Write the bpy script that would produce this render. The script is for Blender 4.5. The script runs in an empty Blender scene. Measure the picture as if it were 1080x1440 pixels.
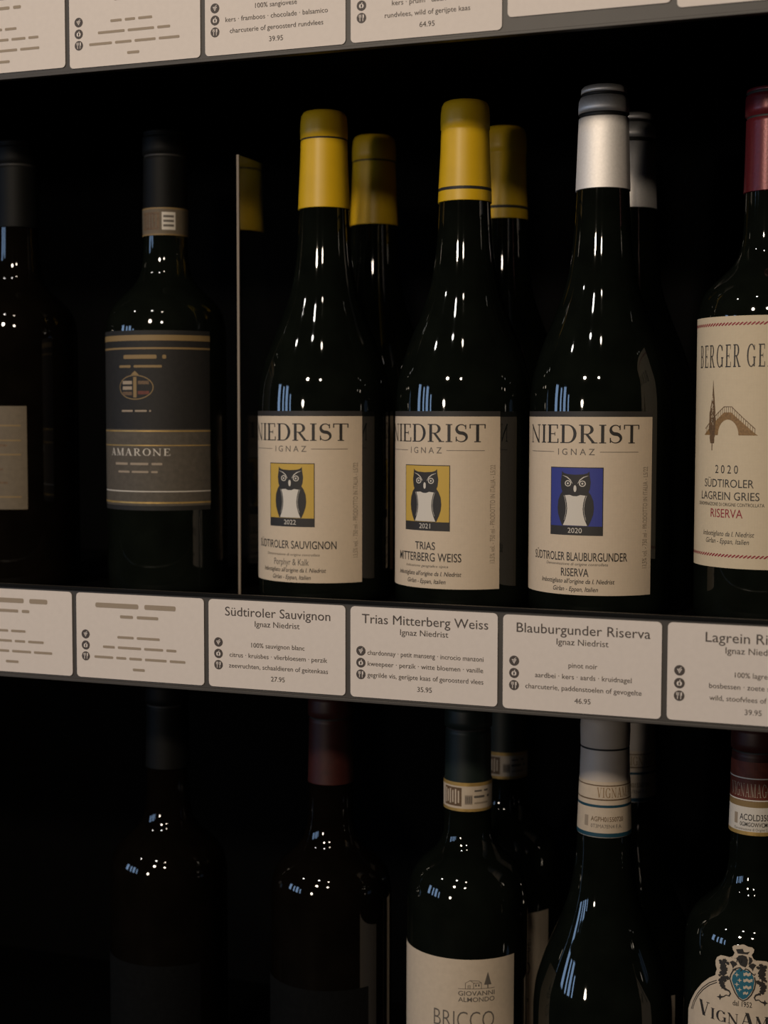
import bpy, bmesh, math, random
from mathutils import Vector, Matrix
random.seed(7)
PI = math.pi
C = bpy.context.scene.collection
SC = bpy.context.scene

# ------------------------------------------------------------------ camera
def camera():
    yaw, pit, rol = 0.3512, -0.0665, 0.0019
    F = Vector((-math.sin(yaw)*math.cos(pit), math.cos(yaw)*math.cos(pit), math.sin(pit)))
    r = Vector((math.cos(yaw), math.sin(yaw), 0)); u = r.cross(F)
    c, s = math.cos(rol), math.sin(rol)
    R = r*c + u*s; U = u*c - r*s
    cam = bpy.data.cameras.new('camera'); o = bpy.data.objects.new('camera', cam); C.objects.link(o)
    m = Matrix(((R.x, U.x, -F.x, .3971), (R.y, U.y, -F.y, -.7831), (R.z, U.z, -F.z, .1096), (0, 0, 0, 1)))
    o.matrix_world = m
    cam.sensor_fit = 'HORIZONTAL'; cam.sensor_width = 36; cam.lens = 2090.2/1080*36
    cam.clip_start = .02; cam.clip_end = 50
    cam.dof.use_dof = True; cam.dof.focus_distance = .86; cam.dof.aperture_fstop = 9.0
    SC.camera = o
camera()

# ------------------------------------------------------------------ world, lamps, exposure
SC.view_settings.view_transform = 'Standard'; SC.view_settings.look = 'None'
SC.view_settings.exposure = 0.0; SC.view_settings.gamma = 1.0; SC.view_settings.use_curve_mapping = False
w = bpy.data.worlds.new('dim_room'); SC.world = w; w.use_nodes = True
w.node_tree.nodes['Background'].inputs[0].default_value = (.9, .8, .7, 1)
w.node_tree.nodes['Background'].inputs[1].default_value = .0015

def area(name, loc, target, power, col, size, size_y=None, shape='DISK'):
    l = bpy.data.lights.new(name, 'AREA'); l.energy = power; l.color = col; l.shape = shape; l.size = size
    if size_y: l.size_y = size_y
    o = bpy.data.objects.new(name, l); C.objects.link(o); o.location = loc
    d = Vector(target) - Vector(loc); o.rotation_euler = d.to_track_quat('-Z', 'Y').to_euler()
    return o
T = (.15, .08, .1)
WARM = (1, .86, .70); COOL = (1, .95, .88)
# two pendant lamps near the shelf, an added low fill lamp and two ceiling spots deeper in the room
area('pendant_lamp', (-.16, -1.26, .68), T, 7.4, (1, .84, .66), .11)
area('pendant_lamp', (.42, -1.30, .70), T, 2.2, WARM, .09)
area('ceiling_spot', (-.25, -1.75, 1.95), T, 3.5, COOL, .13)
area('ceiling_spot', (.60, -1.85, 1.98), T, 2.5, WARM, .12)
area('ceiling_spot', (-1.75, -1.5, 1.9), T, 3.5, COOL, .12)
area('fill_lamp', (-.85, -3.25, .36), T, 12, WARM, .24)  # added fill, lifts the capsule tops shaded by the board above
# shop front far to the left: tall panes of daylight
for az, wd, pw, hh in ((41, .12, 1.6, .55), (48, .26, 4.2, .75), (55, .16, 2.6, .7), (64, .30, 4.6, .75)):
    q = math.radians(az)
    area('daylight_window', (.21-3.4*math.sin(q), .105-3.4*math.cos(q), .06+hh/2), (.21, .1, .1+hh/2), pw, (.42, .64, 1), wd, hh, 'RECTANGLE')

# ------------------------------------------------------------------ materials
def mat(name, col, rough=.5, metal=0.0, spec=.5, noise=None, weave=False, bump=0.0, trans=0.0, ior=1.45, coat=0.0, nscale=300):
    m = bpy.data.materials.new(name); m.use_nodes = True
    nt = m.node_tree; b = nt.nodes['Principled BSDF']
    b.inputs['Base Color'].default_value = (*col, 1); b.inputs['Roughness'].default_value = rough
    b.inputs['Metallic'].default_value = metal; b.inputs['Specular IOR Level'].default_value = spec
    b.inputs['IOR'].default_value = ior; b.inputs['Transmission Weight'].default_value = trans
    b.inputs['Coat Weight'].default_value = coat
    if noise or weave or bump:
        tc = nt.nodes.new('ShaderNodeTexCoord')
        nz = nt.nodes.new('ShaderNodeTexNoise'); nz.inputs['Scale'].default_value = nscale; nz.inputs['Detail'].default_value = 4
        nt.links.new(tc.outputs['Object'], nz.inputs['Vector'])
        h = nz.outputs['Fac']
        if weave:
            wz = nt.nodes.new('ShaderNodeTexWave'); wz.bands_direction = 'Z'; wz.inputs['Scale'].default_value = 420
            wx = nt.nodes.new('ShaderNodeTexWave'); wx.bands_direction = 'X'; wx.inputs['Scale'].default_value = 420
            for q in (wz, wx):
                q.inputs['Distortion'].default_value = 1.5; nt.links.new(tc.outputs['Object'], q.inputs['Vector'])
            ad = nt.nodes.new('ShaderNodeMath'); ad.operation = 'ADD'
            nt.links.new(wz.outputs['Fac'], ad.inputs[0]); nt.links.new(wx.outputs['Fac'], ad.inputs[1])
            h2 = nt.nodes.new('ShaderNodeMath'); h2.operation = 'MULTIPLY_ADD'; h2.inputs[1].default_value = .35
            nt.links.new(ad.outputs[0], h2.inputs[0]); nt.links.new(nz.outputs['Fac'], h2.inputs[2]); h = h2.outputs[0]
        if noise:
            rp = nt.nodes.new('ShaderNodeMapRange')
            rp.inputs['From Min'].default_value = .3; rp.inputs['From Max'].default_value = 1.2 if weave else .7
            rp.inputs['To Min'].default_value = 1-noise; rp.inputs['To Max'].default_value = 1+noise
            nt.links.new(h, rp.inputs['Value'])
            mx = nt.nodes.new('ShaderNodeVectorMath'); mx.operation = 'SCALE'
            mx.inputs[0].default_value = col; nt.links.new(rp.outputs['Result'], mx.inputs['Scale'])
            nt.links.new(mx.outputs['Vector'], b.inputs['Base Color'])
        if bump:
            bp = nt.nodes.new('ShaderNodeBump'); bp.inputs['Strength'].default_value = bump; bp.inputs['Distance'].default_value = .0004
            nt.links.new(h, bp.inputs['Height']); nt.links.new(bp.outputs['Normal'], b.inputs['Normal'])
    return m
M = {}
M['glass'] = mat('dark_bottle_glass', (.004, .005, .0035), .035, spec=.5, ior=1.5, noise=.3, nscale=40)
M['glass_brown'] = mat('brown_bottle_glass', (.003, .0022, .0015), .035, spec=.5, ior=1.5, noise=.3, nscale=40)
M['label'] = mat('linen_label_paper', (.62, .50, .37), .75, noise=.05, weave=True, bump=.12)
M['label_warm'] = mat('warm_label_paper', (.60, .49, .34), .75, noise=.05, weave=True, bump=.12)
M['label_cream'] = mat('cream_label_paper', (.58, .47, .35), .75, noise=.04, bump=.05)
M['label_dark'] = mat('dark_label_paper', (.014, .012, .010), .7, noise=.15)
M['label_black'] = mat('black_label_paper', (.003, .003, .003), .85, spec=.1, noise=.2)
M['label_taupe'] = mat('taupe_label_paper', (.085, .070, .052), .7, noise=.15)
M['label_beige'] = mat('beige_label_paper', (.14, .108, .070), .7, noise=.08)
M['card'] = mat('card_paper', (.71, .63, .57), .7, noise=.02)
M['ink'] = mat('dark_ink', (.028, .024, .021), .6)
M['card_ink'] = mat('card_ink', (.07, .055, .048), .6)
M['ink_grey'] = mat('grey_ink', (.13, .11, .09), .6)
M['ink_faint'] = mat('faint_ink', (.33, .26, .19), .7)
M['ink_brown'] = mat('brown_ink', (.13, .075, .035), .6, noise=.3, nscale=900)
M['ink_tan'] = mat('tan_ink', (.24, .135, .05), .6, noise=.25, nscale=900)
M['ink_red'] = mat('red_ink', (.27, .014, .026), .6)
M['ink_blue'] = mat('blue_ink', (.035, .045, .25), .6)
M['ink_yellow'] = mat('yellow_ink', (.56, .36, .06), .6)
M['ink_teal'] = mat('teal_ink', (.018, .125, .18), .6)
M['ink_petrol'] = mat('petrol_ink', (.008, .055, .085), .6)
M['ink_white'] = mat('white_ink', (.66, .60, .52), .6)
M['gold'] = mat('gold_foil', (.50, .32, .10), .45, metal=.4, noise=.2, nscale=200)
M['gold_dull'] = mat('dull_gold_ink', (.24, .155, .06), .6)
M['cap_yellow'] = mat('yellow_capsule_foil', (.72, .44, .010), .42, noise=.04, nscale=80)
M['cap_silver'] = mat('silver_capsule_foil', (.66, .62, .58), .52, metal=.7, noise=.05, nscale=700)
def brushed(m, an):
    nt = m.node_tree; b = nt.nodes['Principled BSDF']; tg = nt.nodes.new('ShaderNodeTangent'); tg.direction_type = 'RADIAL'; tg.axis = 'Z'
    b.inputs['Anisotropic'].default_value = an; nt.links.new(tg.outputs['Tangent'], b.inputs['Tangent'])
brushed(M['cap_silver'], .75)
M['cap_red'] = mat('dark_red_capsule_foil', (.11, .012, .016), .33, metal=.25, noise=.15, nscale=700, bump=.15)
M['cap_brown'] = mat('russet_capsule_foil', (.035, .006, .004), .5, noise=.2, nscale=200)
M['cap_white'] = mat('white_capsule_foil', (.52, .45, .39), .5, noise=.05, nscale=80)
M['cap_green'] = mat('dark_green_capsule_foil', (.008, .014, .011), .5, noise=.2, nscale=80)
M['cap_black'] = mat('black_capsule_foil', (.003, .003, .0025), .6, spec=.2, noise=.2, nscale=80)
M['groove'] = mat('capsule_groove', (.02, .018, .016), .6)
M['band_red'] = mat('red_band_paper', (.12, .024, .012), .6, noise=.2, nscale=300)
M['black'] = mat('black_shelf_laminate', (.0009, .0009, .0009), .75, spec=.06, noise=.2, nscale=60)
M['rail'] = mat('grey_rail_plastic', (.055, .048, .042), .5, noise=.06, nscale=60)
M['rail_edge'] = mat('dark_rail_edge', (.003, .003, .003), .7, spec=.15)
M['acrylic'] = mat('clear_acrylic', (.97, .97, .97), .01, trans=1.0, ior=1.45)
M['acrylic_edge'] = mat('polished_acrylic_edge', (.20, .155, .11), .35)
M['floor'] = mat('dark_floor_boards', (.03, .024, .019), .6, noise=.3, nscale=6)
M['wall'] = mat('dark_wall_paint', (.02, .019, .018), .8, noise=.1, nscale=20)

# ------------------------------------------------------------------ object helpers
def tag(o, label=None, cat=None, group=None, kind=None):
    if label: o['label'] = label
    if cat: o['category'] = cat
    if group: o['group'] = group
    if kind: o['kind'] = kind
    return o
def empty(name, loc, rz=0):
    o = bpy.data.objects.new(name, None); C.objects.link(o); o.location = loc; o.rotation_euler = (0, 0, rz)
    o.empty_display_size = .02
    return o
def link(name, bm, mats, parent=None, smooth=False, loc=None, rz=0):
    me = bpy.data.meshes.new(name); bm.to_mesh(me); bm.free()
    for m in (mats if isinstance(mats, (list, tuple)) else [mats]): me.materials.append(m)
    if smooth:
        me.polygons.foreach_set('use_smooth', [True]*len(me.polygons))
    o = bpy.data.objects.new(name, me); C.objects.link(o); o.parent = parent
    if loc: o.location = loc
    if rz: o.rotation_euler = (0, 0, rz)
    return o
def copy_tree(o, parent=None):
    c = o.copy(); C.objects.link(c); c.parent = parent
    for ch in list(o.children): copy_tree(ch, c)
    return c
def add_box(bm, x0, x1, y0, y1, z0, z1, mi=0, bev=0):
    g = bmesh.ops.create_cube(bm, size=1)
    vs = g['verts']
    bmesh.ops.scale(bm, vec=(x1-x0, y1-y0, z1-z0), verts=vs)
    bmesh.ops.translate(bm, vec=((x0+x1)/2, (y0+y1)/2, (z0+z1)/2), verts=vs)
    fs = set(f for v in vs for f in v.link_faces)
    for f in fs: f.material_index = mi
    if bev:
        es = list(set(e for v in vs for e in v.link_edges))
        bmesh.ops.bevel(bm, geom=es, offset=bev, segments=2, affect='EDGES', profile=.5)
def pchip(P, n):
    zs = [p[0] for p in P]; rs = [p[1] for p in P]; k = len(P)
    h = [zs[i+1]-zs[i] for i in range(k-1)]; d = [(rs[i+1]-rs[i])/h[i] for i in range(k-1)]
    m = [0]*k; m[0] = d[0]; m[-1] = d[-1]
    for i in range(1, k-1):
        if d[i-1]*d[i] > 0:
            w1 = 2*h[i]+h[i-1]; w2 = h[i]+2*h[i-1]; m[i] = (w1+w2)/(w1/d[i-1]+w2/d[i])
    out = []
    for j in range(n+1):
        z = zs[0]+(zs[-1]-zs[0])*j/n
        i = max(q for q in range(k-1) if zs[q] <= z+1e-9)
        t = (z-zs[i])/h[i]
        out.append((z, (2*t**3-3*t*t+1)*rs[i]+(t**3-2*t*t+t)*h[i]*m[i]+(-2*t**3+3*t*t)*rs[i+1]+(t**3-t*t)*h[i]*m[i+1]))
    return out
def lathe(bm, prof, seg=96, mi=0, mis=None):
    """prof: list of (z, r). r == 0 closes the end."""
    rings = []
    for z, r in prof:
        if r < 1e-6: rings.append([bm.verts.new((0, 0, z))])
        else: rings.append([bm.verts.new((r*math.sin(2*PI*i/seg), -r*math.cos(2*PI*i/seg), z)) for i in range(seg)])
    for k in range(len(rings)-1):
        a, b = rings[k], rings[k+1]
        for i in range(seg):
            j = (i+1) % seg
            if len(a) == 1 and len(b) == 1: continue
            if len(a) == 1: f = bm.faces.new((a[0], b[j], b[i]))
            elif len(b) == 1: f = bm.faces.new((a[i], a[j], b[0]))
            else: f = bm.faces.new((a[i], a[j], b[j], b[i]))
            f.material_index = mis[k] if mis else mi; f.smooth = True
def rad_at(prof, z):
    for (z0, r0), (z1, r1) in zip(prof, prof[1:]):
        if z0 <= z <= z1 and z1 > z0: return r0+(r1-r0)*(z-z0)/(z1-z0)
    return prof[-1][1]

# ------------------------------------------------------------------ flat art: everything is drawn in (s, t) metres, then wrapped or laid flat
class Art:
    def __init__(self): self.bm = bmesh.new(); self.mats = []; self.lay = self.bm.verts.layers.float.new('lift')
    def mi(self, m):
        if m not in self.mats: self.mats.append(m)
        return self.mats.index(m)
    def poly(self, pts, m, lift=1):
        vs = [self.bm.verts.new((x, y, 0)) for x, y in pts]
        for v in vs: v[self.lay] = lift
        a = sum(pts[i-1][0]*pts[i][1]-pts[i][0]*pts[i-1][1] for i in range(len(pts)))
        if a < 0: vs.reverse()
        f = self.bm.faces.new(vs); f.material_index = self.mi(m)
        if len(vs) > 4: bmesh.ops.triangulate(self.bm, faces=[f])
    def rect(self, x0, x1, y0, y1, m, lift=1): self.poly([(x0, y0), (x1, y0), (x1, y1), (x0, y1)], m, lift)
    def rrect(self, x0, x1, y0, y1, r, m, lift=1):
        pts = []
        for cx, cy, a0 in ((x1-r, y0+r, -PI/2), (x1-r, y1-r, 0), (x0+r, y1-r, PI/2), (x0+r, y0+r, PI)):
            for k in range(6): a = a0+PI/2*k/5; pts.append((cx+r*math.cos(a), cy+r*math.sin(a)))
        self.poly(pts, m, lift)
    def ell(self, cx, cy, rx, ry, m, lift=1, n=20): self.poly([(cx+rx*math.cos(2*PI*k/n), cy+ry*math.sin(2*PI*k/n)) for k in range(n)], m, lift)
    def stroke(self, pts, wd, m, lift=1):
        """polyline; wd is a width or a list of widths per point"""
        n = len(pts); W = wd if isinstance(wd, (list, tuple)) else [wd]*n
        L, R_ = [], []
        for i, (x, y) in enumerate(pts):
            x0, y0 = pts[max(i-1, 0)]; x1, y1 = pts[min(i+1, n-1)]
            dx, dy = x1-x0, y1-y0; q = math.hypot(dx, dy) or 1; nx, ny = -dy/q, dx/q
            L.append((x+nx*W[i]/2, y+ny*W[i]/2)); R_.append((x-nx*W[i]/2, y-ny*W[i]/2))
        for i in range(n-1): self.poly([R_[i], R_[i+1], L[i+1], L[i]], m, lift)
    def text(self, s, cx, base, cap, width=None, m=None, lift=2, shear=0, rot=0, align='C', xs=1.0, space=1.0, off=0.0):
        me = text_mesh(s, shear, space, off)
        if not me.vertices: return
        k = cap/CAP
        xs_ = [v.co.x for v in me.vertices]; x0, x1 = min(xs_), max(xs_)
        kx = width/(x1-x0) if width else k*xs
        ox = {'C': (x0+x1)/2, 'L': x0, 'R': x1}[align]
        i = self.mi(m); vv = []
        for v in me.vertices:
            x, y = (v.co.x-ox)*kx, v.co.y*k
            if rot: x, y = -y, x
            q = self.bm.verts.new((cx+x, base+y, 0)); q[self.lay] = lift; vv.append(q)
        for p in me.polygons:
            try: f = self.bm.faces.new([vv[j] for j in p.vertices])
            except ValueError: continue
            f.material_index = i
            if f.normal.z == 0: f.normal_update()
            if f.normal.z < 0: f.normal_flip()
        bpy.data.meshes.remove(me)
    def serif(self, s, cx, base, cap, width, m, lift=2, sizes=None, gap=.16, weight=1.0, kx=1.0, slab=1.0):
        x = 0; items = []
        for i, ch in enumerate(s):
            sz = sizes[i] if sizes else 1.0
            if ch == ' ': x += .45; continue
            g, wd = glyph(ch, weight, slab); items.append((g, x, sz)); x += wd*sz+gap
        x -= gap; k = width/x
        for g, x0, sz in items:
            for kind, a in g:
                P = [((cx-width/2+(x0+px*sz)*k), base+py*cap*sz) for px, py in a]
                self.poly(P, m, lift)
    def cut(self, step):
        xs = [v.co.x for v in self.bm.verts]; a, b = min(xs), max(xs)
        n = int((b-a)/step)
        for k in range(1, n+1):
            g = self.bm.verts[:]+self.bm.edges[:]+self.bm.faces[:]
            bmesh.ops.bisect_plane(self.bm, geom=g, dist=1e-8, plane_co=(a+k*step, 0, 0), plane_no=(1, 0, 0))
    def wrap(self, name, parent, R, a0=0.0, step=.0016, radius=None, unit=.00005):
        self.cut(step)
        for v in self.bm.verts:
            s, t, l = v.co.x, v.co.y, v[self.lay]
            r = (radius(t) if radius else R)+.00012+l*unit; a = s/R+a0
            v.co = (r*math.sin(a), -r*math.cos(a), t)
        return link(name, self.bm, [M[m] for m in self.mats], parent)
    def flat(self, name, parent, loc=(0, 0, 0), unit=.00008):
        for v in self.bm.verts:
            s, t, l = v.co.x, v.co.y, v[self.lay]; v.co = (s, -l*unit, t)
        return link(name, self.bm, [M[m] for m in self.mats], parent, loc=loc)

def text_mesh(s, shear=0, space=1.0, off=0.0):
    cu = bpy.data.curves.new('tmp', 'FONT'); cu.body = s; cu.shear = shear; cu.size = 1; cu.resolution_u = 3; cu.space_character = space; cu.offset = off
    o = bpy.data.objects.new('tmp', cu); C.objects.link(o)
    dg = bpy.context.evaluated_depsgraph_get(); dg.update()
    me = bpy.data.meshes.new_from_object(o.evaluated_get(dg))
    bpy.data.objects.remove(o); bpy.data.curves.remove(cu)
    return me
_m = text_mesh('H'); CAP = max(v.co.y for v in _m.vertices); bpy.data.meshes.remove(_m)

def arcpts(cx, cy, rx, ry, a0, a1, n=14): return [(cx+rx*math.cos(a0+(a1-a0)*k/n), cy+ry*math.sin(a0+(a1-a0)*k/n)) for k in range(n+1)]
def glyph(ch, wt=1.0, slab=1.0):
    """serif capitals in a unit-high box: list of polygons and the advance width"""
    S = .15*wt; t = .05; sv = .09*slab; out = []
    P = lambda pts: out.append(('p', pts))
    def rect(x0, x1, y0, y1): P([(x0, y0), (x1, y0), (x1, y1), (x0, y1)])
    def stem(x, w_, ser=(1, 1)):
        rect(x-w_/2, x+w_/2, 0, 1)
        if ser[0]: rect(x-w_/2-sv, x+w_/2+sv, 0, t)
        if ser[1]: rect(x-w_/2-sv, x+w_/2+sv, 1-t, 1)
    def line(a, b, w_):
        P([(a[0]-w_/2, a[1]), (a[0]+w_/2, a[1]), (b[0]+w_/2, b[1]), (b[0]-w_/2, b[1])])
    def ring(cx, cy, rx, ry, a0, a1, w_, n=16):
        o = arcpts(cx, cy, rx, ry, a0, a1, n); i = arcpts(cx, cy, rx-w_, ry-t, a0, a1, n)
        for k in range(n): P([o[k], o[k+1], i[k+1], i[k]])
    if ch == 'I': stem(sv+S/2, S); return out, S+2*sv
    if ch == 'N':
        stem(sv+.03, .06, (1, 0)); stem(.80, .06, (0, 1)); line((.05, 1), (.80, 0), S); rect(0, .15, 1-t, 1); return out, .86+sv
    if ch in 'EF':
        stem(sv+S/2, S); x = sv+S
        rect(x, .66, 1-t, 1); rect(.60, .66, .78, 1)
        rect(x, .50, .5-t/2, .5+t/2); rect(.46, .50, .40, .60)
        if ch == 'E': rect(x, .70, 0, t); rect(.64, .70, 0, .24)
        return out, .70
    if ch == 'D':
        stem(sv+S/2, S); x = sv+S; rect(x, .42, 1-t, 1); rect(x, .42, 0, t); ring(.42, .5, .44, .5, -PI/2, PI/2, S*1.05); return out, .88
    if ch in 'RBP':
        stem(sv+S/2, S); x = sv+S; rect(x, .40, 1-t, 1); rect(x, .40, .47, .47+t); ring(.40, .735, .30, .265, -PI/2, PI/2, S)
        if ch == 'R': line((.38, .48), (.72, 0), S); rect(.60, .72+S/2+sv, 0, t); return out, .86
        if ch == 'B': rect(x, .42, 0, t); ring(.42, .26, .33, .26, -PI/2, PI/2, S); return out, .78
        return out, .72
    if ch == 'S':
        up = arcpts(.34, .74, .23, .235, .35, PI*1.5, 16); dn = arcpts(.34, .265, .26, .24, PI/2, -PI+.35, 16)
        pts = up[:-1]+[(.34, .505)]+dn[1:]
        n = len(pts)
        for i in range(n-1):
            w0 = (t+S*.95*math.sin(PI*i/(n-1))**4); w1 = (t+S*.95*math.sin(PI*(i+1)/(n-1))**4)
            def off(j, w_):
                a, b = pts[max(j-1, 0)], pts[min(j+1, n-1)]; dx, dy = b[0]-a[0], b[1]-a[1]; q = math.hypot(dx, dy)
                return (pts[j][0]-dy/q*w_/2, pts[j][1]+dx/q*w_/2), (pts[j][0]+dy/q*w_/2, pts[j][1]-dx/q*w_/2)
            a0, b0 = off(i, w0); a1, b1 = off(i+1, w1); P([b0, b1, a1, a0])
        rect(.53, .58, .72, .97); rect(.07, .12, .03, .30); return out, .64
    if ch == 'T':
        stem(.40, S, (1, 0)); rect(0, .80, 1-t, 1); rect(0, .055, .76, 1); rect(.745, .80, .76, 1); return out, .80
    if ch == 'G':
        ring(.48, .5, .48, .51, .55, 2*PI-.9, S*1.0, 26); rect(.74, .74+S*.9, .02, .42); rect(.66, .98, .40, .40+t); rect(.80, .85, .72, .97); return out, .98
    if ch == 'V':
        line((.14, 1), (.46, 0), S*1.1); line((.80, 1), (.48, 0), .06); rect(0, .30, 1-t, 1); rect(.66, .94, 1-t, 1); return out, .92
    if ch == 'A':
        line((.12, 0), (.44, 1), .06); line((.78, 0), (.46, 1), S*1.1); rect(.24, .66, .32, .32+t); rect(0, .26, 0, t); rect(.62, .96, 0, t); return out, .94
    if ch == 'M':
        stem(.10, .055, (1, 0)); stem(.96, S, (1, 1)); line((.11, 1), (.53, 0), S); line((.94, 1), (.53, 0), .055); rect(0, .14, 1-t, 1); return out, 1.12
    if ch == 'O': ring(.46, .5, .46, .51, 0, 2*PI, S, 30); return out, .92
    if ch == 'C':
        ring(.46, .5, .46, .51, .6, 2*PI-.6, S, 26); rect(.78, .83, .70, .95); return out, .86
    return out, .4
def squiggle(art, cx, base, h, width, m, lift=2, seed=1):
    """a line of print too blurred to read: short soft dashes, one per word"""
    rnd = random.Random(seed); x = -width/2
    while x < width/2:
        x1 = min(x+rnd.uniform(2.5, 7)*h, width/2)
        if x1-x > h*.5: art.rrect(cx+x, cx+x1, base+h*.15, base+h*.72, h*.2, m, lift)
        x = x1+h*.8

# ------------------------------------------------------------------ the setting
def struct(name, bm, m): return tag(link(name, bm, m), kind='structure')
bm = bmesh.new(); add_box(bm, -3.6, 2.6, -3.6, .50, -1.30, -1.25); struct('floor', bm, M['floor'])
bm = bmesh.new(); add_box(bm, -3.6, 2.6, .40, .50, -1.25, 2.1); struct('wall_back', bm, M['wall'])

# shelf unit: boards, back, sides, price rails
SZ = -.010; PITCH = .366
unit = empty('wine_shelf', (0, 0, -1.25))
tag(unit, 'black wine shelf unit with grey price rails along its boards', 'shelf')
def upart(name, m, *boxes, bev=.0008):
    bm = bmesh.new()
    for b in boxes: add_box(bm, *b, bev=bev)
    o = link(name, bm, m, unit); o.location = (0, 0, 1.25); return o
for k in (2, 1, 0, -1, -2):
    z = SZ+PITCH*k
    upart('shelf_board', M['black'], (-.55, .75, .0045, .345, z-.024, z))
upart('back_panel', M['black'], (-.58, .78, .345, .362, -1.25, 1.0))
for x in (-.58, .75): upart('side_panel', M['black'], (x, x+.03, .0045, .345, -1.25, 1.0))
for k in (1, 0):
    z = PITCH*k
    r = upart('price_rail', M['rail'], (-.55, .75, .0006, .0044, z-.0548, z+.003), bev=.0003)
    bm = bmesh.new(); add_box(bm, -.55, .75, -.0012, .0006, z+.0012, z+.0032, bev=.0004)
    link('rail_lip', bm, M['rail_edge'], r)
    bm = bmesh.new(); add_box(bm, -.55, .75, -.0014, .0006, z-.0550, z-.0532, bev=.0003)
    link('rail_foot', bm, M['rail'], r)

# acrylic divider standing on the middle shelf
dv = empty('shelf_divider', (-.0202, .084, SZ+.0003)); tag(dv, 'clear acrylic divider standing upright between the yellow-capped and black label bottles', 'divider')
bm = bmesh.new(); add_box(bm, -.0008, .0008, .001, .225, 0, .283, bev=.0002); link('acrylic_sheet', bm, M['acrylic'], dv)
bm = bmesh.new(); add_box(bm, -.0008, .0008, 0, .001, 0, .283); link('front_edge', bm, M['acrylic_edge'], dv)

# ------------------------------------------------------------------ price cards
CW, CH = .0869, .0519
def icons(a, x, zs, m):
    for k, z in enumerate(zs):
        a.ell(x, z, .0028, .0028, m, 2, 24)
        if k == 0:
            for dx, dz in ((-.9, .5), (0, .5), (.9, .5), (-.45, -.3), (.45, -.3), (0, -1.1)): a.ell(x+dx*.001, z+dz*.001, .0004, .0004, 'card', 3, 8)
            a.stroke([(x, z+.0009), (x+.0012, z+.0018)], .0003, 'card', 3)
        elif k == 1:
            a.ell(x-.0005, z-.0002, .0009, .0012, 'card', 3, 12); a.ell(x+.0005, z-.0002, .0009, .0012, 'card', 3, 12)
            a.stroke([(x, z+.0008), (x+.0005, z+.0018)], .0004, 'card', 3)
        else:
            a.rect(x-.0010, x-.0006, z-.0018, z+.0018, 'card', 3)
            for d in (-.0014, -.0002): a.rect(x+d-.0001, x+d+.0002, z+.0004, z+.0018, 'card', 3)
            a.rect(x-.0014, x, z+.0002, z+.0005, 'card', 3)
            a.rect(x+.0007, x+.0011, z-.0018, z+.0018, 'card', 3); a.rect(x+.0011, x+.0015, z, z+.0018, 'card', 3)
def price_card(k, ztop, lines, label, group, title_w=None, blurred=0):
    """lines: title, maker, grape, taste, food, price"""
    a = Art(); x0 = 0; cx = CW/2
    a.rrect(0, CW, -CH, 0, .0025, 'card', 0)
    g = a.bm
    ext = bmesh.ops.extrude_face_region(g, geom=g.faces[:])
    for v in [e for e in ext['geom'] if isinstance(e, bmesh.types.BMVert)]: v[a.lay] = -6
    m = 'card_ink'
    specs = [(-.0093, .0052), (-.0150, .0033), (-.0273, .0027), (-.0336, .0027), (-.0400, .0027), (-.0466, .0028)]
    for (z, cap), t in zip(specs, lines):
        if t is None: continue
        if isinstance(t, float): squiggle(a, cx, z, cap, t, 'ink_faint', 2, int(t*1e4)+k); continue
        me = text_mesh(t); xs = [v.co.x for v in me.vertices]; nat = (max(xs)-min(xs))*cap/CAP; bpy.data.meshes.remove(me)
        lim = .0745 if z > -.02 else .0685
        a.text(t, cx+(.0012 if z < -.02 else .0008), z, cap, min(nat*(1.06 if z > -.02 else 1.0), lim), m, 2)
    if any(l for l in lines[2:5]): icons(a, .0064, (-.0253, -.0321, -.0388), m)
    o = a.flat('price_card', None, (k*.09, -.0001, ztop))
    bm2 = bmesh.new(); bm2.from_mesh(o.data); bmesh.ops.recalc_face_normals(bm2, faces=[f for f in bm2.faces if f.material_index == 0]); bm2.to_mesh(o.data); bm2.free()
    tag(o, label, 'price card', group); return o
G1, G0 = 'price cards on the top rail', 'price cards on the middle rail'
price_card(0, 0, ['Südtiroler Sauvignon', 'Ignaz Niedrist', '100% sauvignon blanc', 'citrus · kruisbes · vlierbloesem · perzik', 'zeevruchten, schaaldieren of geitenkaas', '27.95'],
           'white price card priced 27.95 on the middle rail below the bottle beside the divider', G0)
price_card(1, -.0001, ['Trias Mitterberg Weiss', 'Ignaz Niedrist', 'chardonnay · petit manseng · incrocio manzoni', 'kweepeer · perzik · witte bloemen · vanille', 'gegrilde vis, gerijpte kaas of geroosterd vlees', '35.95'],
           'white price card priced 35.95 on the middle rail', G0)
price_card(2, -.0004, ['Blauburgunder Riserva', 'Ignaz Niedrist', 'pinot noir', 'aardbei · kers · aards · kruidnagel', 'charcuterie, paddenstoelen of gevogelte', '46.95'],
           'white price card priced 46.95 below the blue owl label bottle', G0)
price_card(3, -.0002, ['Lagrein Riserva', 'Ignaz Niedrist', '100% lagrein', 'bosbessen · zoete specerijen', 'wild, stoofvlees of rijpe kaas', '39.95'],
           'white price card priced 39.95 on the middle rail cut off by the right edge', G0)
price_card(-1, 0, [.060, .026, .03, .05, .062, .009], 'white price card on the middle rail below the black label bottle with gold crest', G0)
price_card(-2, 0, [.052, .026, .02, .046, .058, .0092], 'white price card on the middle rail cut off by the left edge', G0)
TZ = .366
price_card(0, TZ+.0002, [None, None, '100% sangiovese', 'kers · framboos · chocolade · balsamico', 'charcuterie of geroosterd rundvlees', '39.95'],
           'white price card priced 39.95 on the top rail', G1)
price_card(1, TZ+.0004, [None, None, '100% sangiovese', 'kers · pruim · tabak · leer', 'rundvlees, wild of gerijpte kaas', '64.95'],
           'white price card priced 64.95 on the top rail', G1)
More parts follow.
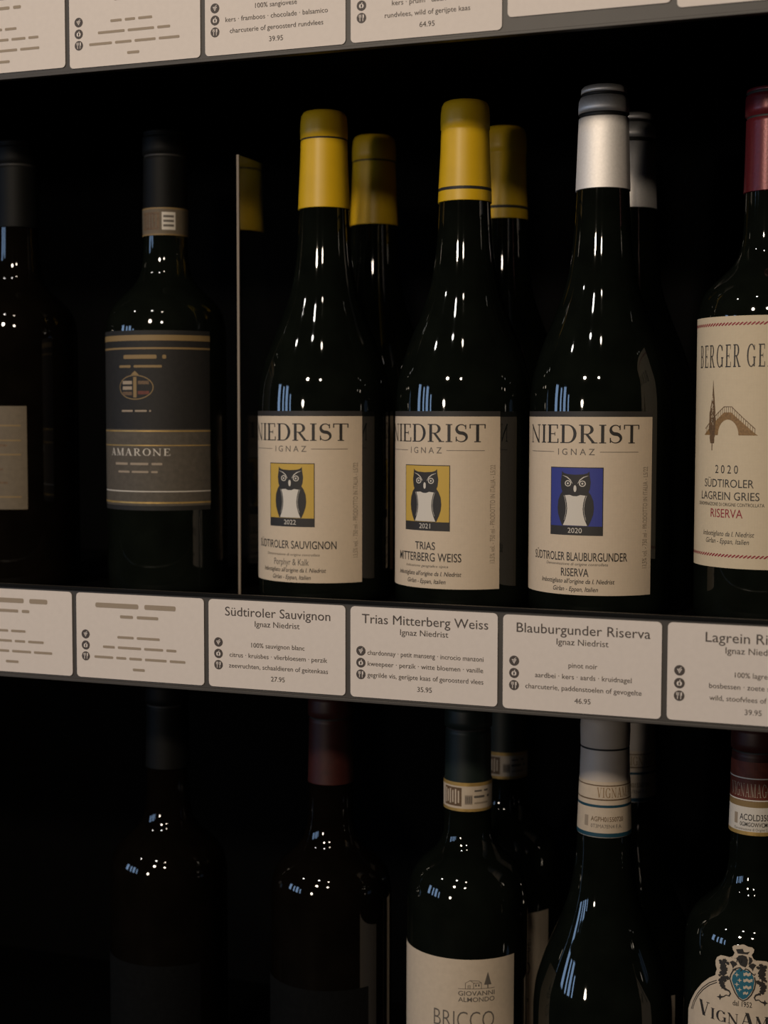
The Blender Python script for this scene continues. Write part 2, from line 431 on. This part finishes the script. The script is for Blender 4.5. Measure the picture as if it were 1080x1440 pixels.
price_card(2, TZ+.0065, [None]*6, 'white price card on the top rail sitting higher than the one priced 64.95', G1)
price_card(3, TZ+.0035, [None]*6, 'white price card on the top rail at the top right corner', G1)
price_card(-1, TZ, [.060, .026, .031, .048, .060, .009], 'white price card on the top rail left of the one priced 39.95', G1)
price_card(-2, TZ+.0012, [.052, .026, .022, .05, .056, .009], 'white price card on the top rail at the top left corner', G1)

# ------------------------------------------------------------------ bottles
def body(prof_keys, foot_r, parent, m, n=110):
    top = prof_keys[-1][0]
    P = pchip(prof_keys, n)
    prof = [(.012, 0), (.006, foot_r*.55), (.0005, foot_r*.86), (0, foot_r*.92), (.0015, foot_r*.975)]+[p for p in P if p[0] > .0025]+[(top, 0)]
    bm = bmesh.new(); lathe(bm, prof, 112)
    o = link('glass_body', bm, m, parent); return o, P
BURG = [(.003, .0422), (.007, .0425), (.112, .0425), (.1240, .0424), (.1373, .0414), (.150, .0383), (.1628, .0340), (.1798, .0272), (.1989, .0209), (.2150, .0182), (.2297, .0168), (.2516, .0157), (.285, .0140), (.303, .0136), (.3055, .0122), (.3085, .0120)]
BORD = [(.003, .0396), (.007, .0400), (.150, .0400), (.1725, .0399), (.1830, .0383), (.1905, .0345), (.1975, .0275), (.2045, .0205), (.2120, .0167), (.2220, .0150), (.2440, .0142), (.285, .0138), (.3030, .0136)]
ALM = [(.003, .0380), (.007, .0383), (.150, .0383), (.1780, .0383), (.1860, .0374), (.1945, .0350), (.2035, .0290), (.2100, .0215), (.2160, .0172), (.2230, .0152), (.2440, .0145), (.285, .0138), (.3030, .0136)]

def capsule(keys, m, parent, grooves=(), rings=None, name='capsule'):
    """keys: (z, r) bottom to top; grooves: z ranges in the dark groove colour"""
    bm = bmesh.new(); k0, k1 = keys[0], keys[1]; f = .0004/(k1[0]-k0[0])
    pr = [(k0[0], k0[1]-.0012), k0, (k0[0]+.0004, k0[1]+(k1[1]-k0[1])*f)]+list(keys[1:])
    mis = [1 if any(a <= (pr[i][0]+pr[i+1][0])/2 <= b for a, b in grooves) else 0 for i in range(len(pr)-1)]
    lathe(bm, pr, 80, mis=mis)
    return link(name, bm, [m, M['groove']], parent)

def owl_art(a, year, bg):
    b = .0486
    def mm(x, y): return (x*1e-3, b+y*1e-3)
    a.rect(-.0165, .0165, .0486, .0882, 'ink', 1)
    a.rect(-.0160, .0160, .0540, .0877, bg, 2)
    k = .0773
    Y = lambda py: (940-py)*k
    head = [(-8.4, Y(458)), (-7.2, Y(472)), (-5, Y(480)), (0, Y(484)), (5, Y(480)), (7.2, Y(472)), (8.4, Y(458)), (8.6, Y(490)), (9.2, Y(540)), (8.8, Y(590)), (7.6, Y(625)), (6, Y(645)), (-6, Y(645)), (-7.6, Y(625)), (-8.8, Y(590)), (-9.2, Y(540)), (-8.6, Y(490))]
    a.poly([mm(*p) for p in head], 'ink', 3)
    bodyp = []
    for p in ((7.6, 605), (9.4, 635), (10.8, 680), (11.2, 735), (10.8, 780), (9.6, 825), (8.0, 868)): bodyp.append((p[0], Y(p[1])))
    full = bodyp+[(-x, y) for x, y in reversed(bodyp)]
    a.poly([mm(*p) for p in full], 'ink', 3.4)
    br = [(6.3, 640), (5.6, 665), (5.0, 700), (4.7, 740), (5.0, 780), (6.0, 825), (7.4, 866)]
    left = [(-x, Y(y)) for x, y in br]; right = [(x, Y(y)) for x, y in br]
    wav = [(3.2, Y(636)), (1.2, Y(645)), (-1.2, Y(645)), (-3.2, Y(636))]
    a.poly([mm(*p) for p in ([right[0]]+wav+left+right[:0:-1])], 'ink_white', 4.2)
    for sg in (-1, 1):
        a.stroke([mm(sg*(x+.7), Y(y)) for x, y in br[:-1]], .0002, 'ink_white', 4.2)
        a.ell(sg*.0044, b+Y(550)*1e-3, .0020, .0018, 'ink_white', 5); a.ell(sg*.0044, b+Y(550)*1e-3, .0014, .0013, 'ink', 6); a.ell(sg*.0044, b+Y(550)*1e-3, .0006, .0006, 'ink_white', 7, 10)
        a.stroke([mm(sg*7.8, Y(490)), mm(sg*5, Y(503)), mm(sg*3, Y(523)), mm(sg*1.6, Y(550))], [.0001, .0005, .0006, .0002], 'ink_white', 5)
    a.ell(0, b+Y(588)*1e-3, .0009, .0020, 'ink_white', 5, 14)
    a.text(year, 0, .0500, .0029, None, 'ink_white', 3, xs=1.05)

def owl_label(parent, lines, year, bg, rot, ink='ink', paper='label'):
    a = Art(); R = .0425; hw = .0473
    a.rect(-hw, hw, .0138, .1173, paper, 0)
    a.rect(-hw, hw, .1173, .1205, 'ink', 0)
    a.serif('NIEDRIST', 0, .1021, .0107, .0752, ink, 2, gap=.10)
    a.text('I G N A Z', 0, .0953, .0036, .0225, 'ink_grey', 2)
    for s in (-1, 1): a.rect(min(s*.0142, s*.0372), max(s*.0142, s*.0372), .0969, .0972, 'ink_grey', 2)
    owl_art(a, year, bg)
    for t, base, cap, wd, m, sh in lines: a.text(t, 0, base, cap, wd, m, 2, shear=sh, off=.006 if m == 'ink' else 0)
    a.text('13,5% vol. - 750 ml - PRODOTTO IN ITALIA - L5/22', .0440, .0295, .0032, .0590, 'ink_faint', 2, rot=1, align='L')
    return a.wrap('label', parent, R, rot)

IMB = "Imbottigliato all'origine da I. Niedrist"; GIR = 'Girlan - Eppan, Italien'
def burgundy(X, Y, cap, lines, year, bg, rot, label, group, zs=SZ+.0003, line=False, ink='ink'):
    t = empty('wine_bottle', (X, Y, zs)); tag(t, label, 'wine bottle', group)
    g, P = body(BURG, .0425, t, M['glass'])
    if cap == 'silver':
        K = [(.2516, .0163), (.262, .01591), (.273, .01552), (.284, .01515), (.2936, .0148), (.2940, .0147), (.2946, .0141), (.2958, .0141), (.2964, .0150), (.3000, .0151), (.3040, .0148), (.3062, .0139), (.3067, .0130), (.3078, .0130), (.3082, .0136), (.3112, .0134), (.3124, .0124), (.3128, .0110), (.3128, 0)]
        capsule(K, M['cap_silver'], t, [(.2942, .2962), (.3064, .3080)])
    else:
        ln = [(.2550, .0164), (.2551, .0164), (.2570, .0163), (.2571, .0163)] if line else [(.256, .0163)]
        K = [(.2485, .0166)]+ln+[(.270, .0156), (.285, .0150), (.2915, .0148), (.2926, .0147), (.2930, .0151), (.2980, .0152), (.3030, .0150), (.3068, .0145), (.3090, .0134), (.3098, .0120), (.3098, 0)]
        capsule(K, M['cap_yellow'], t, [(.2551, .2570)] if line else [(.2918, .2925)])
    owl_label(t, lines, year, bg, rot, ink)
    return t
GO = 'wine bottles with owl labels on the middle shelf'
SAUV = [('SÜDTIROLER SAUVIGNON', .0350, .0048, .060, 'ink', 0), ('Denominazione di origine controllata', .0305, .0016, .039, 'ink_grey', .25), ('Porphyr & Kalk', .0246, .0040, .0255, 'ink_grey', 0), (IMB, .0203, .0026, .047, 'ink', .25), (GIR, .0158, .0026, .028, 'ink', .25)]
TRI = [('TRIAS', .0372, .0046, .0145, 'ink', 0), ('MITTERBERG WEISS', .0302, .0050, .047, 'ink', 0), ('Indicazione geografica tipica', .0266, .0015, .031, 'ink_grey', .25), (IMB, .0215, .0026, .047, 'ink', .25), (GIR, .0168, .0026, .028, 'ink', .25)]
BLA = [('SÜDTIROLER BLAUBURGUNDER', .0338, .0048, .0618, 'ink', 0), ('Denominazione di origine controllata', .0311, .0016, .039, 'ink_grey', .25), ('RISERVA', .0247, .0046, .0170, 'ink', 0), (IMB, .0206, .0026, .047, 'ink', .25), (GIR, .0160, .0026, .028, 'ink', .25)]
YB, YR = .1053, .1935
sauv = burgundy(.0305, YB, 'yellow', SAUV, '2022', 'ink_yellow', math.radians(-7.9), 'yellow-capped wine bottle whose yellow owl picture reads 2022, beside the divider', GO)
trias = burgundy(.1244, YB, 'yellow', TRI, '2021', 'ink_yellow', math.radians(-15.9), 'yellow-capped wine bottle with black ring on its cap and yellow owl picture reading 2021', GO, line=True)
blau = burgundy(.2105, YB, 'silver', BLA, '2020', 'ink_blue', math.radians(-7.4), 'silver-capped wine bottle with a blue owl picture on its label', GO)
for src, dx, lb in ((sauv, .001, 'yellow-capped wine bottle standing behind the one whose owl picture reads 2022'),
                    (trias, 0, 'yellow-capped wine bottle standing behind the one whose owl picture reads 2021'),
                    (blau, .0005, 'silver-capped wine bottle standing behind the blue owl label bottle')):
    c = copy_tree(src); c.location.x += dx; c.location.y = YR; c.rotation_euler.z = -1.3 if src is blau else random.uniform(-.4, -.1); c['label'] = lb; c['group'] = 'second row wine bottles on the middle shelf'

def neck_cap(keys, m, t, grooves=()): return capsule(keys, M[m], t, grooves)
BCAP = [(.2457, .0151), (.258, .0147), (.285, .0143), (.2868, .0143), (.2874, .0138), (.2886, .0138), (.2892, .0149), (.2930, .0150), (.2990, .0148), (.3005, .0145), (.3010, .0138), (.3020, .0138), (.3024, .0144), (.3040, .0141), (.3046, .0126), (.3047, 0)]

# dark red capped bottle with rope-edged label (right edge of the photo)
t = empty('wine_bottle', (.3078, YB, SZ+.0003)); tag(t, 'dark red capped wine bottle with a bridge and cypress on its label', 'wine bottle', 'shouldered wine bottles on the middle shelf')
body(BORD, .04, t, M['glass']); neck_cap(BCAP, 'cap_red', t, [(.2872, .2888), (.3008, .3022)])
a = Art(); hw = .034; a.rect(-hw, hw, .0322, .1738, 'label_warm', 0)
for zz in (.1694, .0392):
    n = 30
    for k in range(n):
        x = -hw+(k+.5)*2*hw/n; w_ = 2*hw/n*.62
        a.poly([(x-w_, zz-.0006), (x-w_*.6, zz-.0010), (x+w_*.2, zz-.0003), (x+w_, zz+.0006), (x+w_*.6, zz+.0010), (x-w_*.2, zz+.0003)], 'ink_red', 2)
a.serif('BERGER GEI', .0003, .1453, .0127, .0485, 'ink', 2, gap=.30, weight=1.1)
# cypress
rnd = random.Random(3); L, Rr = [], []
tx = -.0105
for k in range(19):
    f = k/18; z = .1025+f*.0285; wv = .0027*(math.sin(PI*min(1, (f*.86+.14)))**.6)*(1 if f < .6 else (1-f)/.4*.85+.15)
    L.append((tx-wv*rnd.uniform(.8, 1.1), z)); Rr.append((tx+wv*rnd.uniform(.8, 1.1), z))
a.poly(L+[(tx+.0003, .1385)]+Rr[::-1], 'ink_brown', 3)
for k in range(34):
    f = rnd.uniform(.35, .95); z = .1025+f*.0285; x = tx+rnd.uniform(-.0012, .0012)*(1.2-f); a.ell(x, z, .00022, .00045, 'label_warm', 4, 6)
a.rect(tx-.0003, tx+.0003, .0985, .1030, 'ink_brown', 3)
# arched bridge
b0 = .1072; arch = [(.0007+.0067*math.cos(q), b0+.0088*math.sin(q)) for q in [PI*k/16 for k in range(17)]]
deck = [(.0182, b0), (.0172, b0+.0008), (.0028, b0+.0128), (-.0018, b0+.0128), (-.0078, b0+.0080), (-.0178, b0)]
half = len(arch)//2
a.poly([deck[0], deck[1], deck[2], (.0007, b0+.0128)]+[p for p in arch[half::-1]], 'ink_tan', 2)
a.poly([(.0007, b0+.0128), deck[3], deck[4], deck[5]]+arch[:half-1:-1], 'ink_tan', 2)
rail_ = [(.0168, b0+.0036), (.0030, b0+.0160), (-.0018, b0+.0160), (-.0080, b0+.0110), (-.0168, b0+.0036)]
a.stroke(rail_, .0004, 'ink_brown', 3)
for k in range(26):
    x = .0166-k*.0013
    if x > .003: y0, y1 = b0+.0008+(.0172-x)/.0144*.0120, b0+.0036+(.0168-x)/.0138*.0124
    elif x > -.0018: y0, y1 = b0+.0128, b0+.0160
    else: y0, y1 = b0+.0128-(-.0018-x)/.016*.0128, b0+.0160-(-.0018-x)/.015*.0124
    a.rect(x-.00012, x+.00012, y0, y1, 'ink_brown', 3)
a.text('2 0 2 0', 0, .0857, .0046, .0150, 'ink', 2)
a.text('SÜDTIROLER', 0, .0778, .0045, .0330, 'ink', 2); a.text('LAGREIN GRIES', 0, .0707, .0045, .0395, 'ink', 2)
a.text('DENOMINAZIONE DI ORIGINE CONTROLLATA', 0, .0672, .0019, .045, 'ink', 2); a.text('RISERVA', 0, .0607, .0048, .0212, 'ink_red', 2)
a.text('Imbottigliato da I. Niedrist', 0, .0502, .0028, .0345, 'ink', 2, shear=.25); a.text('Girlan - Eppan, Italien', 0, .0460, .0028, .029, 'ink', 2, shear=.25)
a.wrap('label', t, .04, math.radians(-26.5))

# black label bottle with gold crest, left of the divider
t = empty('wine_bottle', (-.0836, YB, SZ+.0003)); tag(t, 'dark wine bottle with black label and small gold crest left of the divider', 'wine bottle', 'shouldered wine bottles on the middle shelf')
body(BORD, .04, t, M['glass']); neck_cap(BCAP, 'cap_black', t, [(.2872, .2888)])
a = Art(); a.rect(-.048, .048, .0005, .0185, 'label_beige', 0); a.rect(-.048, .048, .0005, .0015, 'gold_dull', 1); a.rect(-.048, .048, .0175, .0185, 'gold_dull', 1)
a.rect(-.012, .002, .004, .0155, 'ink_brown', 1); a.rect(.0035, .0125, .004, .0155, 'ink_white', 1)
for k in range(5): a.rect(-.011+k*.0025, -.0098+k*.0025, .0055, .014, 'label_beige', 2)
for k in range(3): a.rect(.0045, .0115, .006+k*.003, .0075+k*.003, 'ink_grey', 2)
o = a.wrap('neck_strip', t, .0150, .1); o.location.z = .2350
a = Art(); hw = .052
a.rect(-hw, hw, .0560, .1721, 'label_dark', 0); a.rect(-hw, hw, .0590, .1085, 'label_taupe', 1)
for z, h, m in ((.1655, .0036, 'gold_dull'), (.1600, .0012, 'gold_dull'), (.1070, .0008, 'gold'), (.0978, .0006, 'gold'), (.0605, .0010, 'gold'), (.0680, .0006, 'ink_white')): a.rect(-hw, hw, z, z+h, m, 2)
squiggle(a, .006, .1532, .0045, .030, 'gold_dull', 2, 5); squiggle(a, .004, .1478, .0028, .034, 'gold_dull', 2, 8); squiggle(a, 0, .1195, .0020, .022, 'ink_faint', 2, 9)
a.ell(0, .1356, .0128, .0080, 'gold_dull', 2, 32); a.ell(0, .1356, .0122, .0074, 'label_dark', 3, 32)
for sg, z, m in ((-1, .1385, 'ink_faint'), (-1, .1350, 'ink_faint'), (1, .1385, 'ink_brown'), (-1, .1315, 'ink_brown'), (1, .1320, 'band_red')): a.rect(min(sg*.0022, sg*.0098), max(sg*.0022, sg*.0098), z-.001, z+.0012, m, 4)
a.rect(-.0012, .0012, .1290, .1422, 'gold_dull', 4); a.poly([(-.003, .1436), (.003, .1436), (0, .1462)], 'gold_dull', 4)
a.serif('AMARONE', 0, .0915, .0046, .046, 'ink_white', 2, gap=.25)
squiggle(a, 0, .0850, .0026, .036, 'ink_faint', 2, 11); squiggle(a, 0, .0800, .0022, .030, 'ink_faint', 2, 12)
a.wrap('label', t, .04, math.radians(-2))

# beige label bottle at the left edge
t = empty('wine_bottle', (-.1985, YB, SZ+.0003)); tag(t, 'dark wine bottle with a plain beige label at the left edge of the middle shelf', 'wine bottle', 'shouldered wine bottles on the middle shelf')
body(BORD, .04, t, M['glass_brown']); neck_cap(BCAP, 'cap_black', t, [(.2872, .2888)])
a = Art(); a.rect(-.038, .038, .0540, .1235, 'label_beige', 0)
for z in (.1100, .1000, .0905, .0620): a.rect(-.034, .034, z, z+.0009, 'gold_dull', 1)
squiggle(a, 0, .096, .0026, .05, 'ink_brown', 1, 21); squiggle(a, 0, .080, .0024, .044, 'ink_brown', 1, 22); squiggle(a, 0, .071, .0024, .05, 'ink_brown', 1, 23)
a.wrap('label', t, .04, math.radians(-15))

# ------------------------------------------------------------------ lower shelf
LZ = SZ-PITCH+.0003
GL = 'wine bottles on the lower shelf'
# white-capped bottle with a banded strip
t = empty('wine_bottle', (.2158, YB, LZ)); tag(t, 'white-capped wine bottle with teal-edged paper strip on its neck', 'wine bottle', GL)
WB = [(z*.962, r) for z, r in BURG]
body(WB, .0425, t, M['glass'])
K = [(.2300, .0164), (.2600, .0154), (.2826, .0148), (.2832, .0145), (.2838, .0149), (.2950, .0152), (.2985, .0150), (.3010, .0144), (.3022, .0132), (.3024, .0118), (.3024, 0)]
capsule(K, M['cap_white'], t, [(.2829, .2836)])
a = Art(); ln = PI*.0155*.999
a.rect(-ln, ln, .0000, .0335, 'label_cream', 0)
for z, h, m in ((.0308, .0007, 'ink_brown'), (.0222, .0008, 'ink_brown'), (.0178, .0016, 'ink_petrol'), (.0000, .0024, 'ink_petrol')): a.rect(-ln, ln, z, z+h, m, 1)
a.serif('VIGNAMAGGIO', .0135, .0240, .0060, .036, 'ink_tan', 1, gap=.2)
a.text('AGPH01550720', .0020, .0095, .0028, .020, 'ink_brown', 1, off=.01); a.text('0T3MA7EN4 F.A.', .0015, .0055, .0022, .019, 'ink_grey', 1)
a.rect(-.0125, -.0098, .006, .0125, 'ink_faint', 1)
WR = [(.2295, .01655), (.2600, .0155), (.2826, .0149)]
o = a.wrap('neck_strip', t, .0158, math.radians(11), radius=lambda z: rad_at(WR, z+.2305)); o.location.z = .2305
a = Art(); a.rect(-.045, .045, .012, .108, 'label_cream', 0); a.wrap('label', t, .0425, -.1)
white = t

# dark green capped bottle with large cream label
t = empty('wine_bottle', (.1285, YB, LZ)); tag(t, 'green-capped wine bottle with a big cream label showing a small house and tree', 'wine bottle', GL)
body(ALM, .0383, t, M['glass']); neck_cap([(z+.0, r) for z, r in BCAP], 'cap_green', t, [(.2872, .2888)])
a = Art(); ln = .044
a.rect(-ln, ln, 0, .0182, 'label_cream', 0); a.rect(-ln, ln, 0, .0018, 'gold', 1); a.rect(-ln, ln, .0160, .0182, 'gold', 1)
a.rect(-.0175, -.0040, .0032, .0150, 'ink_brown', 1)
for k in range(6): a.rect(-.0165+k*.002, -.0155+k*.002, .0045+.0008*(k % 2), .0138-.0008*(k % 2), 'label_cream', 2)
a.rect(-.0020, .0028, .0045, .0105, 'ink_faint', 1)
for k in range(4): a.rect(-.0015+k*.0011, -.0009+k*.0011, .0052, .0098, 'ink_grey', 2)
squiggle(a, .009, .0122, .0020, .010, 'ink_grey', 1, 31); squiggle(a, .0095, .0082, .0026, .0115, 'ink_grey', 1, 32); squiggle(a, .009, .0045, .0020, .010, 'ink_faint', 1, 33)
o = a.wrap('neck_strip', t, .0152, math.radians(17)); o.location.z = .2375
a = Art(); R = .0383
a.rect(math.radians(-82)*R, math.radians(66)*R, .030, .1519, 'label_cream', 0)
rx = math.radians(42.6)*R; gx = math.radians(26)*R
zl = .1363
a.text('GIOVANNI', gx, .1295, .0028, .0228, 'ink_grey', 2, off=.008); a.text('ALMONDO', gx, .1256, .0028, .0228, 'ink_grey', 2, off=.008)
a.rect(gx-.0115, gx+.0115, .1336, .1339, 'ink_grey', 2)
hx = gx-.0030
for pts in ([(hx-.004, .1339), (hx-.004, .1374), (hx-.0012, .1390), (hx+.0010, .1374), (hx+.001, .1339)], [(hx-.0012, .1390), (hx+.0042, .1386), (hx+.0058, .1374), (hx+.0058, .1339)], [(hx+.0010, .1374), (hx+.0058, .1374)], [(hx-.0024, .1339), (hx-.0024, .1360), (hx-.0012, .1360), (hx-.0012, .1339)]): a.stroke(pts, .00035, 'ink_grey', 2)
for x in (hx+.0024, hx+.0042): a.rect(x-.0004, x+.0004, .1352, .1366, 'ink_grey', 2)
a.poly([(gx+.0045, .1360), (gx+.0092, .1360), (gx+.0069, .1440)], 'ink_grey', 2); a.rect(gx+.0066, gx+.0072, .1339, .1360, 'ink_grey', 2)
a.text('BRICCO', math.radians(14)*R, .1090, .0105, .0385, 'ink_grey', 2, off=-.012)
squiggle(a, math.radians(14)*R, .090, .006, .036, 'ink_grey', 2, 41)
a.wrap('label', t, R, 0)
almo = t

# russet-capped bottle with a crest at the lower right
t = empty('wine_bottle', (.3060, YB, LZ)); tag(t, 'wine bottle with black and teal crest above the label, red-brown paper on its neck', 'wine bottle', GL)
body(BORD, .04, t, M['glass'])
neck_cap(BCAP, 'cap_brown', t, [(.2872, .2888)])
a = Art(); ln = .0455
a.rect(-ln, ln, 0, .0200, 'ink_white', 0); a.rect(-ln, ln, 0, .0022, 'gold', 1); a.rect(-ln, ln, .0165, .0200, 'gold_dull', 1)
a.rect(-ln, ln, .0200, .0430, 'band_red', 0); a.rect(-ln, ln, .0202, .0209, 'ink_white', 1); a.rect(-ln, ln, .0330, .0337, 'ink_white', 1)
a.serif('VIGNAMAGGIO', -.001, .0225, .0078, .0315, 'ink_faint', 1, gap=.2)
a.text('ACOLD3501742', .0035, .0088, .0036, .0250, 'ink', 1, off=.01); a.text('0GMGOWVCMG2H A', .003, .0052, .0024, .0235, 'ink', 1, off=.01); a.text('Denominazione di Origine Controllata', .001, .0028, .0015, .0275, 'ink_grey', 1)
a.rect(-.0130, -.0105, .006, .0125, 'ink_faint', 1)
BR = [(.24, .0152), (.258, .01475), (.2868, .0144)]
o = a.wrap('neck_strip', t, .0151, math.radians(4), radius=lambda z: rad_at(BR, z+.2400)); o.location.z = .2400
# label drawn around the crest
R = .04
def vg(cx, cy):
    px = 970+cx/9.82; q = max(-.96, min(.96, (px-1062)/97)); an = math.asin(q)
    k = .0004165*(1+.04*(1-math.cos(an))/.87); z = .1096-k*(1300+cy/9.82-600.4)+.376
    return ((an+math.radians(8.5))*R, z)
a = Art()
xc = vg(775, 800)[0]
def sym(pts):  # mirror the left half of an outline about the crest axis
    l = [vg(*p) for p in pts]; return l+[(2*xc-x, y) for x, y in reversed(l)]
out = sym([(40, 1200), (75, 1080), (140, 950), (230, 830), (330, 745), (412, 700), (415, 660), (430, 620), (412, 560), (410, 500), (430, 450), (480, 420), (540, 425), (590, 440), (640, 420), (665, 370), (640, 330), (632, 290), (660, 265), (710, 265), (762, 246)])
ymin = .020
lo = [(out[0][0]-.0015, ymin)]; hi = [(out[-1][0]+.0015, ymin)]
# fill the label as horizontal bands so that every face stays simple
left = [(out[0][0]-.003, out[0][1]-.02)]
n = len(out)//2
for i in range(n-1):
    (x0, y0), (x1, y1) = out[i], out[i+1]
    mx0, mx1 = 2*xc-x0, 2*xc-x1
    a.poly([(x0, y0), (mx0, y0), (mx1, y1), (x1, y1)], 'label_cream', 0)
a.poly([(out[0][0]-.002, ymin), (2*xc-out[0][0]+.002, ymin), (2*xc-out[0][0], out[0][1]), out[0]], 'label_cream', 0)
for d in (0, 1):
    pts = [vg(430+d*5, 770+d*28), vg(330+d*6, 815+d*30), vg(240+d*10, 890+d*26), vg(170+d*12, 980+d*22), vg(115+d*16, 1090+d*14), vg(85+d*20, 1200)]
    a.stroke(pts, .0005, 'ink', 2); a.stroke([(2*xc-x, y) for x, y in pts], .0005, 'ink', 2)
sh = [(700, 615), (740, 585), (775, 600), (815, 610), (870, 620), (905, 680), (920, 750), (905, 850), (870, 910), (830, 965), (780, 990), (730, 960), (700, 900), (665, 820), (640, 750), (650, 690)]
a.poly([vg(775+(x-775)*1.06, 790+(y-790)*1.06) for x, y in sh], 'ink_teal', 2)
for k, cy in enumerate((655, 740, 835, 915)):   # pale waves in the right half
    x1 = (880, 905, 890, 850)[k]; n = 8; xs = [785+(x1-785)*j/n for j in range(n+1)]
    th = (26, 25, 24, 20)[k]
    up_ = [vg(x, cy-th+9*math.sin(j*1.5)) for j, x in enumerate(xs)]; dn_ = [vg(x, cy+th*.55+9*math.sin(j*1.5)) for j, x in enumerate(xs)]
    for j in range(n): a.poly([dn_[j], dn_[j+1], up_[j+1], up_[j]], 'label_cream', 3)
for cx, cy in ((698, 668), (735, 740), (700, 800), (738, 868)):   # four small stars
    a.poly([vg(cx+r_*math.cos(PI/4*j), cy+r_*math.sin(PI/4*j)) for j, r_ in enumerate((34, 11)*4)], 'label_cream', 3)
for pts in ([(690, 600), (650, 610), (620, 670), (605, 730), (640, 830), (680, 920), (730, 990), (785, 1020), (840, 990), (890, 930), (930, 840), (945, 760), (930, 680)],
            [(640, 610), (690, 580), (740, 565), (765, 590), (745, 615)], [(800, 600), (810, 575), (850, 590), (890, 630), (930, 655), (940, 630)]):
    a.stroke([vg(*p) for p in pts], .0007, 'ink', 3)
rnd = random.Random(11)
def lion(pts, rad):
    for i, ((x, y), r_) in enumerate(zip(pts, rad)):
        n = 14; a.poly([vg(x+r_*(1.25 if j % 2 else .8)*math.cos(2*PI*j/n), y+r_*(1.25 if j % 2 else .8)*math.sin(2*PI*j/n)) for j in range(n)], 'ink', 4+.1*(i % 3))
lpts = [(480, 500), (535, 490), (575, 520), (510, 530), (520, 570), (545, 600), (500, 600), (530, 640), (505, 665), (470, 695), (570, 720), (525, 740), (490, 770), (505, 810), (520, 850), (550, 880)]
lrad = [22, 28, 22, 40, 38, 30, 26, 36, 34, 16, 28, 40, 32, 36, 30, 18]
lion(lpts, lrad); lion([(1550-x, y+25) for x, y in lpts], lrad)
for sg in (0, 1):
    f = (lambda x: 1550-x) if sg else (lambda x: x)
    a.stroke([vg(f(x), y+25*sg) for x, y in ((550, 880), (600, 900), (618, 935), (600, 970), (560, 960), (530, 985), (480, 995))], [.0011, .001, .0008, .0008, .0006, .0006, .0012], 'ink', 4)
    a.poly([vg(f(480)+r_*math.cos(PI/4*j), 995+25*sg+r_*math.sin(PI/4*j)) for j, r_ in enumerate((45, 18)*4)], 'ink', 4)
    a.poly([vg(f(x), y+12*sg) for x, y in ((600, 500), (640, 478), (690, 500), (700, 530), (660, 560), (645, 590), (630, 545))], 'ink', 4)
a.poly([vg(*p) for p in ((690, 440), (720, 400), (770, 390), (820, 405), (838, 450), (835, 510), (810, 555), (770, 545), (740, 530), (740, 505), (785, 490), (790, 450), (740, 432))], 'ink', 4)
for x in (690, 715, 742, 765): a.stroke([vg(x, 432), vg(x+8, 462), vg(x+4, 495)], .0005, 'ink', 4)
a.poly([vg(*p) for p in ((850, 405), (890, 420), (900, 460), (880, 500), (845, 515), (855, 470))], 'ink', 4)
a.poly([vg(*p) for p in ((705, 375), (680, 318), (715, 340), (740, 350), (748, 330), (768, 305), (785, 345), (810, 350), (862, 335), (835, 375))], 'ink', 4)
z0 = vg(775, 1100)[1]
a.text('dal 1952', xc, z0, .0030, .0108, 'ink', 2, off=.008)
tz = vg(480, 1330)[1]
a.serif('VIGNAMAGGIO', xc-.028+.0375, tz, .0064, .075, 'ink', 2, gap=.16, weight=1.5, sizes=[1.36, 1, 1, 1, 1.25, 1, 1, 1, 1, 1, 1])
a.wrap('label', t, R, math.radians(-2.6))

# dim bottles at the lower left
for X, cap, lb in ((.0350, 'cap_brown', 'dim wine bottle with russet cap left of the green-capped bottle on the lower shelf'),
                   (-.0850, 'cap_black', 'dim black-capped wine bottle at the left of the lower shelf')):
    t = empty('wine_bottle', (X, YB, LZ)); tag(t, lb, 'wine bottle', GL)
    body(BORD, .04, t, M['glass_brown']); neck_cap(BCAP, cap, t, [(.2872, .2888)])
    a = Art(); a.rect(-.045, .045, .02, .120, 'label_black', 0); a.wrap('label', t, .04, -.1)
for src, lb in ((white, 'white-capped wine bottle in shadow behind the teal-edged one on the lower shelf'), (almo, 'dim green-capped wine bottle standing behind the big cream label bottle')):
    c = copy_tree(src); c.location.y = YR; c['label'] = lb; c['group'] = 'second row wine bottles on the lower shelf'
